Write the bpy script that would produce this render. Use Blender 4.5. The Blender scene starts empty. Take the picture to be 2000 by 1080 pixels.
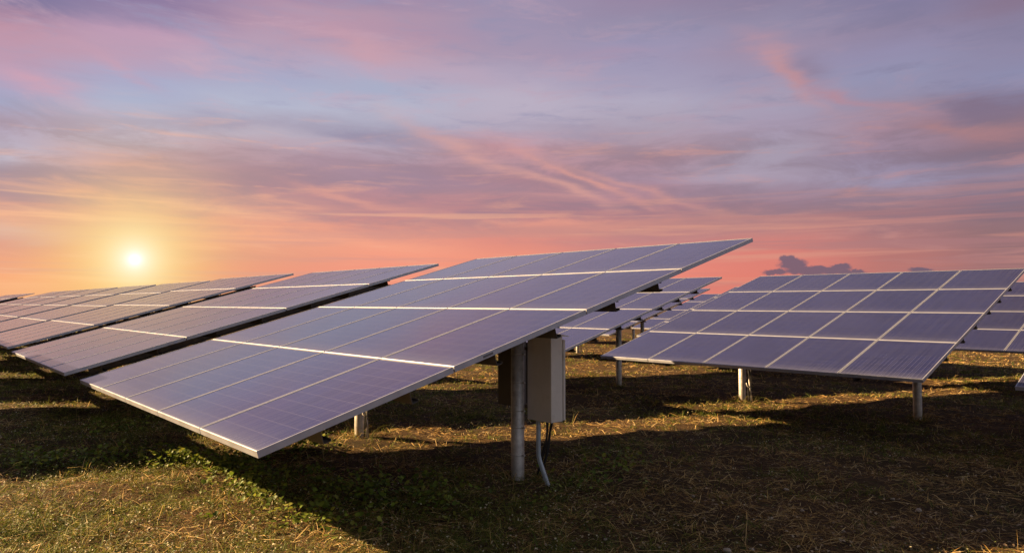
import bpy, math, random
import numpy as np
from mathutils import Vector, Matrix, Euler

scene = bpy.context.scene
COL = scene.collection
R = math.radians

# ------------------------------------------------------------------ camera
CAM_H = 1.72
cam_data = bpy.data.cameras.new("camera")
cam_data.sensor_fit = 'HORIZONTAL'
cam_data.sensor_width = 36.0
cam_data.lens = 36.0 * 1342.45 / 2000.0
cam_data.clip_end = 5000
cam_data.clip_start = 0.05
cam = bpy.data.objects.new("camera", cam_data)
cam.location = (0, 0, CAM_H)
cam.rotation_euler = (R(90 + 2.18), 0, 0)
COL.objects.link(cam)
scene.camera = cam

# ------------------------------------------------------------------ exposure
scene.view_settings.view_transform = 'Standard'
scene.view_settings.look = 'None'
scene.view_settings.gamma = 1.0
scene.view_settings.use_curve_mapping = False
EXPOSURE = 1.95
scene.view_settings.exposure = EXPOSURE
K = 2.0 ** -EXPOSURE          # the sky's radiance is given as it looks in the picture

# ------------------------------------------------------------------ sun lamp (low, from the left, slightly ahead)
SUN_EL = R(26.9)
SUN_H = Vector((-1.927, 0.414, 0.0)).normalized()
to_sun = Vector((SUN_H.x * math.cos(SUN_EL), SUN_H.y * math.cos(SUN_EL), math.sin(SUN_EL)))
sun_data = bpy.data.lights.new("sun", 'SUN')
sun_data.energy = 5.0
sun_data.angle = R(0.5)
sun_data.color = (1.0, 0.68, 0.35)
sun = bpy.data.objects.new("sun", sun_data)
sun.rotation_euler = to_sun.to_track_quat('Z', 'Y').to_euler()
sun.location = (-30, 10, 25)
COL.objects.link(sun)


def lin(c):
    out = []
    for v in c:
        v = v / 255.0
        out.append(v / 12.92 if v <= 0.04045 else ((v + 0.055) / 1.055) ** 2.4)
    return (out[0], out[1], out[2], 1.0)


def px_dir(px, py):
    """azimuth (right positive) and elevation, in degrees, of a direction of the photograph"""
    X = (px - 1000) / 1342.45
    Y = (540 - py) / 1342.45
    p = R(2.18)
    v = Vector((X, math.cos(p) - Y * math.sin(p), math.sin(p) + Y * math.cos(p))).normalized()
    return math.degrees(math.atan2(v.x, v.y)), math.degrees(math.asin(v.z))


# ------------------------------------------------------------------ world: dusk sky by direction
SKY_COLS = {
    0: [(0, 125, 110, 150), (50, 185, 132, 152), (100, 188, 142, 165), (150, 172, 152, 185), (200, 155, 160, 196), (250, 170, 152, 178), (300, 182, 175, 196), (330, 152, 130, 150), (365, 165, 125, 140), (395, 212, 142, 130), (425, 236, 165, 132), (450, 215, 165, 150), (480, 215, 140, 125), (520, 240, 150, 110), (560, 240, 165, 120), (600, 238, 160, 120)],
    250: [(0, 138, 115, 155), (30, 155, 130, 165), (60, 190, 148, 175), (100, 186, 150, 177), (150, 160, 164, 200), (200, 165, 172, 202), (250, 185, 175, 196), (280, 190, 175, 190), (310, 195, 150, 155), (340, 210, 152, 145), (370, 215, 152, 138), (400, 225, 160, 132), (450, 235, 165, 120), (500, 236, 158, 105), (540, 235, 155, 100), (600, 235, 155, 100)],
    500: [(0, 165, 135, 165), (50, 184, 145, 167), (100, 180, 155, 180), (150, 165, 165, 196), (200, 175, 178, 202), (230, 172, 162, 183), (260, 186, 171, 187), (290, 190, 156, 167), (320, 172, 132, 145), (360, 172, 125, 137), (400, 205, 145, 135), (430, 225, 150, 130), (460, 235, 155, 125), (500, 225, 145, 120), (540, 232, 140, 115), (600, 232, 140, 112)],
    750: [(0, 160, 135, 165), (30, 176, 143, 166), (60, 175, 141, 166), (100, 192, 150, 167), (140, 180, 163, 188), (180, 166, 170, 197), (220, 180, 178, 199), (265, 158, 148, 172), (290, 180, 160, 178), (320, 172, 137, 152), (350, 166, 130, 147), (380, 185, 130, 136), (410, 168, 120, 134), (440, 215, 140, 125), (480, 242, 155, 125), (520, 240, 145, 120), (600, 235, 140, 115)],
    1000: [(0, 155, 140, 170), (50, 158, 142, 172), (100, 165, 145, 172), (150, 175, 160, 185), (200, 185, 172, 192), (250, 180, 165, 185), (290, 198, 142, 148), (320, 185, 140, 150), (350, 180, 127, 137), (380, 190, 133, 135), (410, 175, 120, 130), (440, 213, 140, 126), (470, 220, 135, 120), (510, 235, 140, 115), (600, 235, 135, 113)],
    1250: [(0, 150, 130, 160), (50, 148, 138, 168), (100, 155, 145, 178), (150, 160, 150, 180), (200, 175, 165, 188), (240, 172, 158, 178), (280, 175, 147, 162), (310, 180, 136, 147), (340, 168, 132, 150), (380, 175, 130, 143), (420, 166, 116, 126), (445, 208, 137, 124), (470, 192, 125, 124), (510, 228, 130, 115), (600, 235, 130, 110)],
    1500: [(0, 140, 125, 155), (50, 145, 135, 165), (100, 158, 138, 165), (150, 155, 145, 175), (200, 165, 155, 180), (250, 168, 150, 175), (300, 165, 150, 170), (340, 165, 148, 168), (370, 156, 131, 149), (400, 162, 120, 131), (425, 178, 125, 125), (450, 190, 125, 120), (490, 212, 120, 110), (540, 222, 120, 106), (600, 224, 120, 106)],
    1750: [(0, 130, 120, 155), (50, 140, 125, 155), (100, 146, 136, 170), (150, 145, 142, 175), (200, 150, 135, 160), (250, 166, 130, 147), (300, 150, 128, 152), (350, 150, 138, 165), (380, 150, 120, 136), (410, 150, 108, 116), (460, 165, 110, 112), (500, 175, 108, 105), (540, 183, 110, 105), (600, 183, 110, 105)],
    2000: [(0, 135, 112, 138), (50, 135, 124, 155), (100, 140, 130, 162), (150, 138, 136, 171), (200, 128, 107, 132), (240, 148, 110, 121), (270, 143, 108, 121), (290, 127, 105, 125), (330, 145, 130, 155), (370, 131, 110, 130), (410, 130, 98, 110), (450, 140, 100, 105), (500, 145, 100, 105), (540, 150, 100, 102), (600, 150, 100, 102)],
}
# streaks of cloud: centre, half length, half width, slope (down to the right), colour, strength
STREAKS = [
    (60, 158, 95, 15, 17, (207, 152, 172), .85), (120, 90, 200, 26, 10, (195, 145, 166), .5), (235, 132, 60, 10, 32, (202, 150, 170), .6),
    (700, 85, 130, 18, 20, (202, 150, 165), .6), (600, 18, 200, 13, 12, (192, 147, 165), .5), (740, 106, 65, 14, 15, (205, 155, 167), .5),
    (900, 142, 120, 13, 15, (192, 160, 180), .4), (380, 105, 70, 9, 20, (196, 158, 182), .4), (400, 82, 60, 6, 22, (162, 158, 192), .5),
    (1500, 105, 72, 12, 25, (188, 142, 156), .9), (1562, 150, 72, 12, 48, (198, 142, 146), .95), (1645, 185, 85, 9, 18, (184, 132, 145), .8),
    (1785, 212, 90, 8, 10, (182, 132, 142), .6), (1905, 247, 150, 10, 4, (178, 122, 122), .7), (1600, 135, 45, 16, 15, (140, 120, 146), .7),
    (1925, 212, 115, 17, 3, (126, 104, 128), .75), (90, 244, 140, 7, 8, (168, 145, 166), .55), (480, 241, 110, 6, -2, (160, 148, 172), .65),
    (700, 266, 80, 9, 10, (146, 136, 164), .8), (1120, 252, 150, 9, 4, (165, 145, 166), .5), (1190, 112, 120, 8, 0, (172, 140, 166), .5),
    (960, 308, 175, 8, 22, (218, 157, 146), .65), (1150, 352, 130, 6, 25, (224, 152, 136), .75), (1260, 372, 160, 6, 19, (214, 148, 136), .6),
    (1090, 366, 100, 5, 20, (224, 158, 142), .55), (690, 388, 110, 6, 14, (226, 154, 136), .7), (820, 412, 80, 5, 8, (205, 142, 135), .5),
    (200, 383, 230, 6, 8, (242, 172, 132), .45), (80, 410, 115, 7, 10, (252, 184, 142), .6), (430, 413, 120, 7, 8, (252, 184, 142), .55),
    (1160, 440, 210, 5, 1, (234, 152, 128), .7), (1600, 430, 250, 5, 1, (192, 131, 122), .65), (850, 352, 150, 13, 8, (160, 128, 148), .55),
    (640, 312, 150, 12, 12, (170, 134, 150), .5), (100, 340, 170, 14, 3, (150, 125, 146), .5), (60, 468, 110, 8, 2, (206, 152, 146), .5),
    (1480, 345, 210, 13, 0, (174, 157, 177), .5), (1500, 384, 210, 8, 0, (150, 125, 145), .5), (250, 325, 120, 5, 5, (225, 160, 145), .5),
    (930, 440, 140, 6, 3, (185, 128, 128), .5), (600, 470, 160, 6, 3, (250, 168, 132), .5), (470, 498, 120, 6, 3, (205, 140, 125), .4),
    (20, 450, 90, 7, 6, (222, 172, 155), .5), (400, 455, 70, 8, 4, (240, 170, 128), .4), (1350, 455, 120, 5, 1, (180, 118, 120), .5),
]
CLOUDS = [(1548, 516, 28, 13), (1538, 507, 17, 10), (1590, 528, 66, 10), (1640, 522, 24, 7), (1660, 530, 34, 5), (1515, 532, 26, 7), (1800, 528, 26, 5)]

world = bpy.data.worlds.new("World")
scene.world = world
world.use_nodes = True
wt = world.node_tree
wt.nodes.clear()
WN = wt.nodes.new
WL = wt.links.new


def wmath(op, a, b=None, c=None, clamp=False):
    n = WN('ShaderNodeMath')
    n.operation = op
    n.use_clamp = clamp
    for i, v in enumerate((a, b, c)):
        if v is None:
            continue
        if isinstance(v, (int, float)):
            n.inputs[i].default_value = v
        else:
            WL(v, n.inputs[i])
    return n.outputs[0]


def wmix(f, a, b, blend='MIX'):
    n = WN('ShaderNodeMix')
    n.data_type = 'RGBA'
    n.blend_type = blend
    for sock, v in ((n.inputs[0], f), (n.inputs[6], a), (n.inputs[7], b)):
        if isinstance(v, (int, float)):
            sock.default_value = v
        elif isinstance(v, tuple):
            sock.default_value = v
        else:
            WL(v, sock)
    return n.outputs[2]


def wnoise(vec, scale, detail=4.0, rough=0.55, dist=0.0):
    n = WN('ShaderNodeTexNoise')
    n.inputs['Scale'].default_value = scale
    n.inputs['Detail'].default_value = detail
    n.inputs['Roughness'].default_value = rough
    n.inputs['Distortion'].default_value = dist
    WL(vec, n.inputs['Vector'])
    return n


def wmapping(vec, kind='POINT', loc=(0, 0, 0), rot=(0, 0, 0), scale=(1, 1, 1)):
    n = WN('ShaderNodeMapping')
    n.vector_type = kind
    n.inputs['Location'].default_value = loc
    n.inputs['Rotation'].default_value = rot
    n.inputs['Scale'].default_value = scale
    WL(vec, n.inputs['Vector'])
    return n.outputs[0]


tc = WN('ShaderNodeTexCoord')
sep = WN('ShaderNodeSeparateXYZ')
WL(tc.outputs['Generated'], sep.inputs[0])
az0 = wmath('MULTIPLY', wmath('ARCTAN2', sep.outputs[0], sep.outputs[1]), 180 / math.pi)
el0 = wmath('MULTIPLY', wmath('ARCSINE', wmath('MINIMUM', wmath('MAXIMUM', sep.outputs[2], -1.0), 1.0)), 180 / math.pi)
# a cloud deck seen in perspective: streaks run along one bearing and close up towards the horizon
zz = wmath('ADD', wmath('MAXIMUM', sep.outputs[2], 0.0), 0.11)
deck = WN('ShaderNodeCombineXYZ')
WL(wmath('DIVIDE', sep.outputs[0], zz), deck.inputs[0])
WL(wmath('DIVIDE', sep.outputs[1], zz), deck.inputs[1])
streak_vec = wmapping(deck.outputs[0], rot=(0, 0, R(-22)), scale=(0.33, 1.15, 1))
ae = WN('ShaderNodeCombineXYZ')
WL(az0, ae.inputs[0])
WL(el0, ae.inputs[1])
flat_vec = wmapping(ae.outputs[0], rot=(0, 0, R(9)), scale=(0.035, 0.17, 1))
n_big = wnoise(streak_vec, 0.9, 5, 0.55)
n_mid = wnoise(flat_vec, 1.6, 6, 0.58, 0.25)
n_fine = wnoise(flat_vec, 4.6, 9, 0.66, 0.35)
sb = WN('ShaderNodeSeparateColor'); WL(n_big.outputs['Color'], sb.inputs[0])
sm = WN('ShaderNodeSeparateColor'); WL(n_mid.outputs['Color'], sm.inputs[0])
sf = WN('ShaderNodeSeparateColor'); WL(n_fine.outputs['Color'], sf.inputs[0])
# warp azimuth and elevation by the noise
az = wmath('ADD', az0, wmath('MULTIPLY', wmath('SUBTRACT', sm.outputs[1], 0.5), 9.0))
ew = wmath('ADD', wmath('MULTIPLY', wmath('SUBTRACT', sm.outputs[0], 0.5), 2.4), wmath('MULTIPLY', wmath('SUBTRACT', sf.outputs[0], 0.5), 1.5))
fade_in = wmath('MULTIPLY_ADD', el0, 0.05, 0.45, clamp=True)
el = wmath('ADD', el0, wmath('MULTIPLY', ew, fade_in))
wae = WN('ShaderNodeCombineXYZ')
WL(az, wae.inputs[0])
WL(el, wae.inputs[1])
pos = wmath('MULTIPLY', wmath('ADD', el, 3.0), 1 / 48.0, clamp=True)
keys = sorted(SKY_COLS)
sky = None
for i, kx in enumerate(keys):
    cr = WN('ShaderNodeValToRGB')
    cr.color_ramp.interpolation = 'LINEAR'
    stops = []
    for (py, r_, g_, b_) in sorted(SKY_COLS[kx], key=lambda s: -s[0]):
        stops.append(((px_dir(kx, py)[1] + 3) / 48.0, lin((r_, g_, b_))))
    t_ = kx / 2000.0                                    # the sky is bluer and brighter towards the left
    stops.append(((37 + 3) / 48.0, lin((126 - 68 * t_, 126 - 86 * t_, 172 - 120 * t_))))
    stops.append((1.0, lin((108 - 52 * t_, 108 - 62 * t_, 148 - 92 * t_))))
    els = cr.color_ramp.elements
    while len(els) < len(stops):
        els.new(0.5)
    for e, (p_, c_) in zip(els, stops):
        e.position = max(0.0, min(1.0, p_))
        e.color = c_
    WL(pos, cr.inputs[0])
    if sky is None:
        sky = cr.outputs[0]
    else:
        a_, b_ = px_dir(keys[i - 1], 400)[0], px_dir(kx, 400)[0]
        mr = WN('ShaderNodeMapRange')
        mr.interpolation_type = 'SMOOTHSTEP'
        mr.inputs['From Min'].default_value = a_
        mr.inputs['From Max'].default_value = b_
        WL(az, mr.inputs['Value'])
        sky = wmix(mr.outputs[0], sky, cr.outputs[0])
# finer cloud structure: grey-mauve banks and lit fibres low down, pale wisps higher up
def wstep(v, lo, hi):
    n = WN('ShaderNodeMapRange')
    n.interpolation_type = 'SMOOTHSTEP'
    n.inputs['From Min'].default_value = lo
    n.inputs['From Max'].default_value = hi
    WL(v, n.inputs['Value'])
    return n.outputs[0]


def wband(lo0, lo1, hi1, hi0):
    return wmath('MULTIPLY', wstep(el0, lo0, lo1), wmath('SUBTRACT', 1.0, wstep(el0, hi1, hi0)))


n_f2 = wnoise(wmapping(ae.outputs[0], loc=(3.1, 7.7, 0), rot=(0, 0, R(13)), scale=(0.045, 0.36, 1)), 2.6, 9, 0.62, 0.5)
n_f3 = wnoise(wmapping(ae.outputs[0], loc=(11.3, 1.7, 0), rot=(0, 0, R(5)), scale=(0.05, 0.22, 1)), 2.2, 9, 0.66, 0.6)
sf2 = WN('ShaderNodeSeparateColor'); WL(n_f2.outputs['Color'], sf2.inputs[0])
sf3 = WN('ShaderNodeSeparateColor'); WL(n_f3.outputs['Color'], sf3.inputs[0])
right = wstep(az0, -25, 38)
low = wband(4.0, 7.5, 11.5, 15.0)
high = wstep(el0, 10.5, 15.5)
bank = wmath('MULTIPLY', wmath('MULTIPLY', wstep(sf3.outputs[0], .38, .62), low), .56)
sky = wmix(bank, sky, wmix(right, lin((152, 122, 136)), lin((128, 104, 120))))
fib = wmath('MULTIPLY', wmath('MULTIPLY', wstep(sf2.outputs[0], .52, .72), wband(1.5, 4.0, 12.0, 16.0)), .48)
sky = wmix(fib, sky, wmix(right, lin((246, 172, 138)), lin((196, 134, 128))))
sky = wmix(wmath('MULTIPLY', wmath('MULTIPLY', wstep(sf3.outputs[1], .50, .72), high), .50), sky, wmix(right, lin((206, 164, 180)), lin((168, 140, 162))))
sky = wmix(wmath('MULTIPLY', wmath('MULTIPLY', wstep(sf.outputs[1], .50, .74), high), .50), sky, wmix(right, lin((152, 150, 184)), lin((124, 116, 148))))
fibre = wmath('MULTIPLY_ADD', wmath('SUBTRACT', sf.outputs[2], .5), 3.2, .9, clamp=True)
for (cx, cy, hl, hw, sl, colr, st) in STREAKS:
    a_, e_ = px_dir(cx, cy)
    dx, dy = hl * math.cos(R(sl)), hl * math.sin(R(sl))
    a2, e2 = px_dir(cx + dx, cy + dy)
    ang = math.atan2(e2 - e_, a2 - a_)
    L_ = math.hypot(a2 - a_, e2 - e_)
    W_ = hw * L_ / hl
    v = wmapping(wae.outputs[0], 'TEXTURE', (a_, e_, 0), (0, 0, ang), (L_ * 1.0, W_ * 1.5, 1))
    d = WN('ShaderNodeVectorMath'); d.operation = 'DOT_PRODUCT'
    WL(v, d.inputs[0]); WL(v, d.inputs[1])
    f = wmath('MULTIPLY', wmath('MULTIPLY', wmath('POWER', 0.3679, d.outputs['Value']), fibre), st * .95, clamp=True)
    sky = wmix(f, sky, lin(colr))
n_lo = wnoise(wmapping(ae.outputs[0], loc=(2.3, 5.1, 0), rot=(0, 0, R(2)), scale=(0.026, 0.75, 1)), 1.3, 6, 0.6, 0.3)
slo = WN('ShaderNodeSeparateColor'); WL(n_lo.outputs['Color'], slo.inputs[0])
lowest = wband(0.5, 1.8, 6.5, 9.5)
sky = wmix(wmath('MULTIPLY', wmath('MULTIPLY', wstep(slo.outputs[0], .48, .64), lowest), .60), sky, wmix(right, lin((212, 146, 132)), lin((166, 112, 116))))
sky = wmix(wmath('MULTIPLY', wmath('MULTIPLY', wstep(slo.outputs[1], .52, .66), lowest), .55), sky, wmix(right, lin((252, 184, 142)), lin((206, 136, 122))))
grey = WN('ShaderNodeRGBToBW'); WL(sky, grey.inputs[0])
sky = wmix(wmath('MULTIPLY', wstep(el0, 6.0, 14.0), .11), sky, grey.outputs[0])
# the small dark cumulus low on the right
cvec = wmapping(ae.outputs[0], scale=(0.55, 0.8, 1))
n_c = wnoise(cvec, 2.1, 8, 0.62)
sc_ = WN('ShaderNodeSeparateColor'); WL(n_c.outputs['Color'], sc_.inputs[0])
cae = WN('ShaderNodeCombineXYZ')
WL(wmath('ADD', az0, wmath('MULTIPLY', wmath('SUBTRACT', sc_.outputs[0], 0.5), 1.3)), cae.inputs[0])
WL(wmath('ADD', el0, wmath('MULTIPLY', wmath('SUBTRACT', sc_.outputs[1], 0.5), 0.9)), cae.inputs[1])
dens = None
for (cx, cy, hl, hw) in CLOUDS:
    a_, e_ = px_dir(cx, cy)
    a2, e2 = px_dir(cx + hl, cy)
    a3, e3 = px_dir(cx, cy - hw)
    v = wmapping(cae.outputs[0], 'TEXTURE', (a_, e_, 0), (0, 0, 0), (a2 - a_, e3 - e_, 1))
    d = WN('ShaderNodeVectorMath'); d.operation = 'DOT_PRODUCT'
    WL(v, d.inputs[0]); WL(v, d.inputs[1])
    f = wmath('POWER', 0.3679, d.outputs['Value'])
    dens = f if dens is None else wmath('MAXIMUM', dens, f)
mr = WN('ShaderNodeMapRange'); mr.interpolation_type = 'SMOOTHSTEP'
mr.inputs['From Min'].default_value = 0.18
mr.inputs['From Max'].default_value = 0.62
WL(dens, mr.inputs['Value'])
sky = wmix(wmath('MULTIPLY', mr.outputs[0], 0.88), sky, lin((96, 80, 105)))
# the low sun in the haze: core, aureole, wide glow
sa, se = px_dir(263, 507)
svec = Vector((math.sin(R(sa)) * math.cos(R(se)), math.cos(R(sa)) * math.cos(R(se)), math.sin(R(se))))
dt = WN('ShaderNodeVectorMath'); dt.operation = 'DOT_PRODUCT'
WL(tc.outputs['Generated'], dt.inputs[0])
dt.inputs[1].default_value = svec
ang = wmath('MULTIPLY', wmath('ARCCOSINE', wmath('MINIMUM', dt.outputs['Value'], 0.9999999)), 180 / math.pi)


def gauss(width, power=2.0):
    return wmath('POWER', 0.3679, wmath('POWER', wmath('DIVIDE', ang, width), power))


sky = wmix(wmath('MULTIPLY', gauss(5.0, 1.3), 0.72), sky, lin((255, 214, 122)))
sky = wmix(wmath('MULTIPLY', gauss(2.2, 1.3), 0.75), sky, lin((255, 243, 170)))
sky = wmix(wmath('MULTIPLY', gauss(1.25, 1.3), .9), sky, (1.0, .89, .60, 1.0))
sky = wmix(gauss(0.66, 1.2), sky, (1.06, 1.02, .92, 1.0))
sky = wmix(gauss(0.30, 1.5), sky, (1.5, 1.48, 1.4, 1.0))
# sky out of view serves as fill: dimmed overhead and left, brightened to the right
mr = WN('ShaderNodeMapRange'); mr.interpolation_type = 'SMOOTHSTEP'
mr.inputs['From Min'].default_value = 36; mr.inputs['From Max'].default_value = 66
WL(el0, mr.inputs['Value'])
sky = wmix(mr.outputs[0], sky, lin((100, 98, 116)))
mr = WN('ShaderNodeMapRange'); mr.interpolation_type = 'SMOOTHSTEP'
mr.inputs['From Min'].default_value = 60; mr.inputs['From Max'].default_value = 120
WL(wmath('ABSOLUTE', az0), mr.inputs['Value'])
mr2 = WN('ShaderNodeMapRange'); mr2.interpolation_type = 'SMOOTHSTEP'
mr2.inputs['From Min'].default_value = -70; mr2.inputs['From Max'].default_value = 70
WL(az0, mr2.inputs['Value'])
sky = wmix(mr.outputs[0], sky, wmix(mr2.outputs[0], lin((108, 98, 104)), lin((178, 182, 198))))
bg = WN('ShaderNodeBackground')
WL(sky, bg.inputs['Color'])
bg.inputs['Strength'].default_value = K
nish = WN('ShaderNodeTexSky')
nish.sky_type = 'NISHITA'
nish.sun_disc = False
nish.sun_elevation = SUN_EL
nish.sun_rotation = math.atan2(SUN_H.x, SUN_H.y)
bg2 = WN('ShaderNodeBackground')
WL(nish.outputs[0], bg2.inputs['Color'])
bg2.inputs['Strength'].default_value = 0.002
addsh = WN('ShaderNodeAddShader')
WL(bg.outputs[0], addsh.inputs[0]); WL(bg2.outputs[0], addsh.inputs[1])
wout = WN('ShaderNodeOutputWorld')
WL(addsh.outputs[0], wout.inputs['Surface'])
world.cycles.sampling_method = 'MANUAL'
world.cycles.sample_map_resolution = 1024

# ------------------------------------------------------------------ the lie of the field
YAW = R(-47.8)
AX = Vector((math.cos(YAW), math.sin(YAW), 0))        # along the rows of tables
BX = Vector((-math.sin(YAW), math.cos(YAW), 0))       # across them, up the slope of the panels
P_MAIN = Vector((-1.478, 4.004, CAM_H - 0.86))        # near low corner of the nearest table
MOD_W, ROW_P = 1.0, 1.485
rng = np.random.default_rng(7)


def _hash_noise(seed):
    r = np.random.default_rng(seed)
    g = r.random((64, 64))

    def f(x, y, s):
        x = np.asarray(x, float) * s; y = np.asarray(y, float) * s
        xi = np.floor(x).astype(int); yi = np.floor(y).astype(int)
        fx = x - xi; fy = y - yi
        fx = fx * fx * (3 - 2 * fx); fy = fy * fy * (3 - 2 * fy)
        a = g[xi % 64, yi % 64]; b = g[(xi + 1) % 64, yi % 64]
        c = g[xi % 64, (yi + 1) % 64]; d = g[(xi + 1) % 64, (yi + 1) % 64]
        return (a * (1 - fx) + b * fx) * (1 - fy) + (c * (1 - fx) + d * fx) * fy
    return f


N1, N2, N3 = _hash_noise(1), _hash_noise(2), _hash_noise(3)


def fbm(f, x, y, s):
    return (f(x, y, s) + 0.5 * f(x, y, s * 2.03) + 0.25 * f(x, y, s * 4.1) + 0.125 * f(x, y, s * 8.3)) / 1.875


def ground_z(x, y):
    x = np.asarray(x, float); y = np.asarray(y, float)
    bp = (x - P_MAIN.x) * BX.x + (y - P_MAIN.y) * BX.y - 2.86
    z = -0.019 * np.clip(bp, -3.2, 6.5) - 0.0085 * np.clip(bp - 6.5, 0, 26)
    r = np.hypot(x, y)
    near = np.clip(1.4 - r / 40, 0, 1)
    z = z + (fbm(N1, x + 31, y + 17, 0.35) - 0.5) * 0.10 * near
    z = z - 0.055 * np.clip((x - 1.2) / 1.6, 0, 1) * np.clip((7.5 - y) / 1.5, 0, 1)
    z = z + 0.05 * np.clip((-1.0 - bp) / 1.5, 0, 1)
    z = z + (fbm(N2, x + 5, y + 9, 1.6) - 0.5) * 0.12 * near
    return z


# ------------------------------------------------------------------ materials
def new_mat(name):
    m = bpy.data.materials.new(name)
    m.use_nodes = True
    nt = m.node_tree
    return m, nt, nt.nodes['Principled BSDF']


def noise_node(nt, coord, scale, detail=4, rough=.55, out='Fac', which='Object'):
    n = nt.nodes.new('ShaderNodeTexNoise')
    n.inputs['Scale'].default_value = scale
    n.inputs['Detail'].default_value = detail
    n.inputs['Roughness'].default_value = rough
    nt.links.new(coord, n.inputs['Vector'])
    return n.outputs[out]


def ramp_node(nt, fac, stops):
    n = nt.nodes.new('ShaderNodeValToRGB')
    e = n.color_ramp.elements
    while len(e) < len(stops):
        e.new(0.5)
    for el_, (p, c) in zip(e, stops):
        el_.position = p
        el_.color = (c[0], c[1], c[2], 1)
    nt.links.new(fac, n.inputs[0])
    return n.outputs[0]


def nmath(nt, op, a, b=None, c=None, clamp=False):
    n = nt.nodes.new('ShaderNodeMath')
    n.operation = op
    n.use_clamp = clamp
    for i, v in enumerate((a, b, c)):
        if v is None:
            continue
        if isinstance(v, (int, float)):
            n.inputs[i].default_value = v
        else:
            nt.links.new(v, n.inputs[i])
    return n.outputs[0]


def nmix(nt, f, a, b):
    n = nt.nodes.new('ShaderNodeMix')
    n.data_type = 'RGBA'
    for sock, v in ((n.inputs[0], f), (n.inputs[6], a), (n.inputs[7], b)):
        if isinstance(v, (int, float)):
            sock.default_value = v
        elif isinstance(v, tuple):
            sock.default_value = v
        else:
            nt.links.new(v, sock)
    return n.outputs[2]


def metal_mat(name, base, metallic, rough, var=0.25, scale=6.0, stain=None):
    m, nt, bs = new_mat(name)
    tc_ = nt.nodes.new('ShaderNodeTexCoord')
    f = noise_node(nt, tc_.outputs['Object'], scale, 5, .6)
    lo = tuple(v * (1 - var) for v in base); hi = tuple(min(1, v * (1 + var)) for v in base)
    c = ramp_node(nt, f, [(.3, lo), (.7, hi)])
    if stain:
        f2 = noise_node(nt, tc_.outputs['Object'], scale * 2.7, 6, .65)
        k = nmath(nt, 'MULTIPLY', nmath(nt, 'SUBTRACT', f2, .55), 5, clamp=True)
        c = nmix(nt, nmath(nt, 'MULTIPLY', k, .6), c, (*stain, 1))
    nt.links.new(c, bs.inputs['Base Color'])
    bs.inputs['Metallic'].default_value = metallic
    r_ = nmath(nt, 'MULTIPLY_ADD', f, .25, rough - .12)
    nt.links.new(r_, bs.inputs['Roughness'])
    return m


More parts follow.
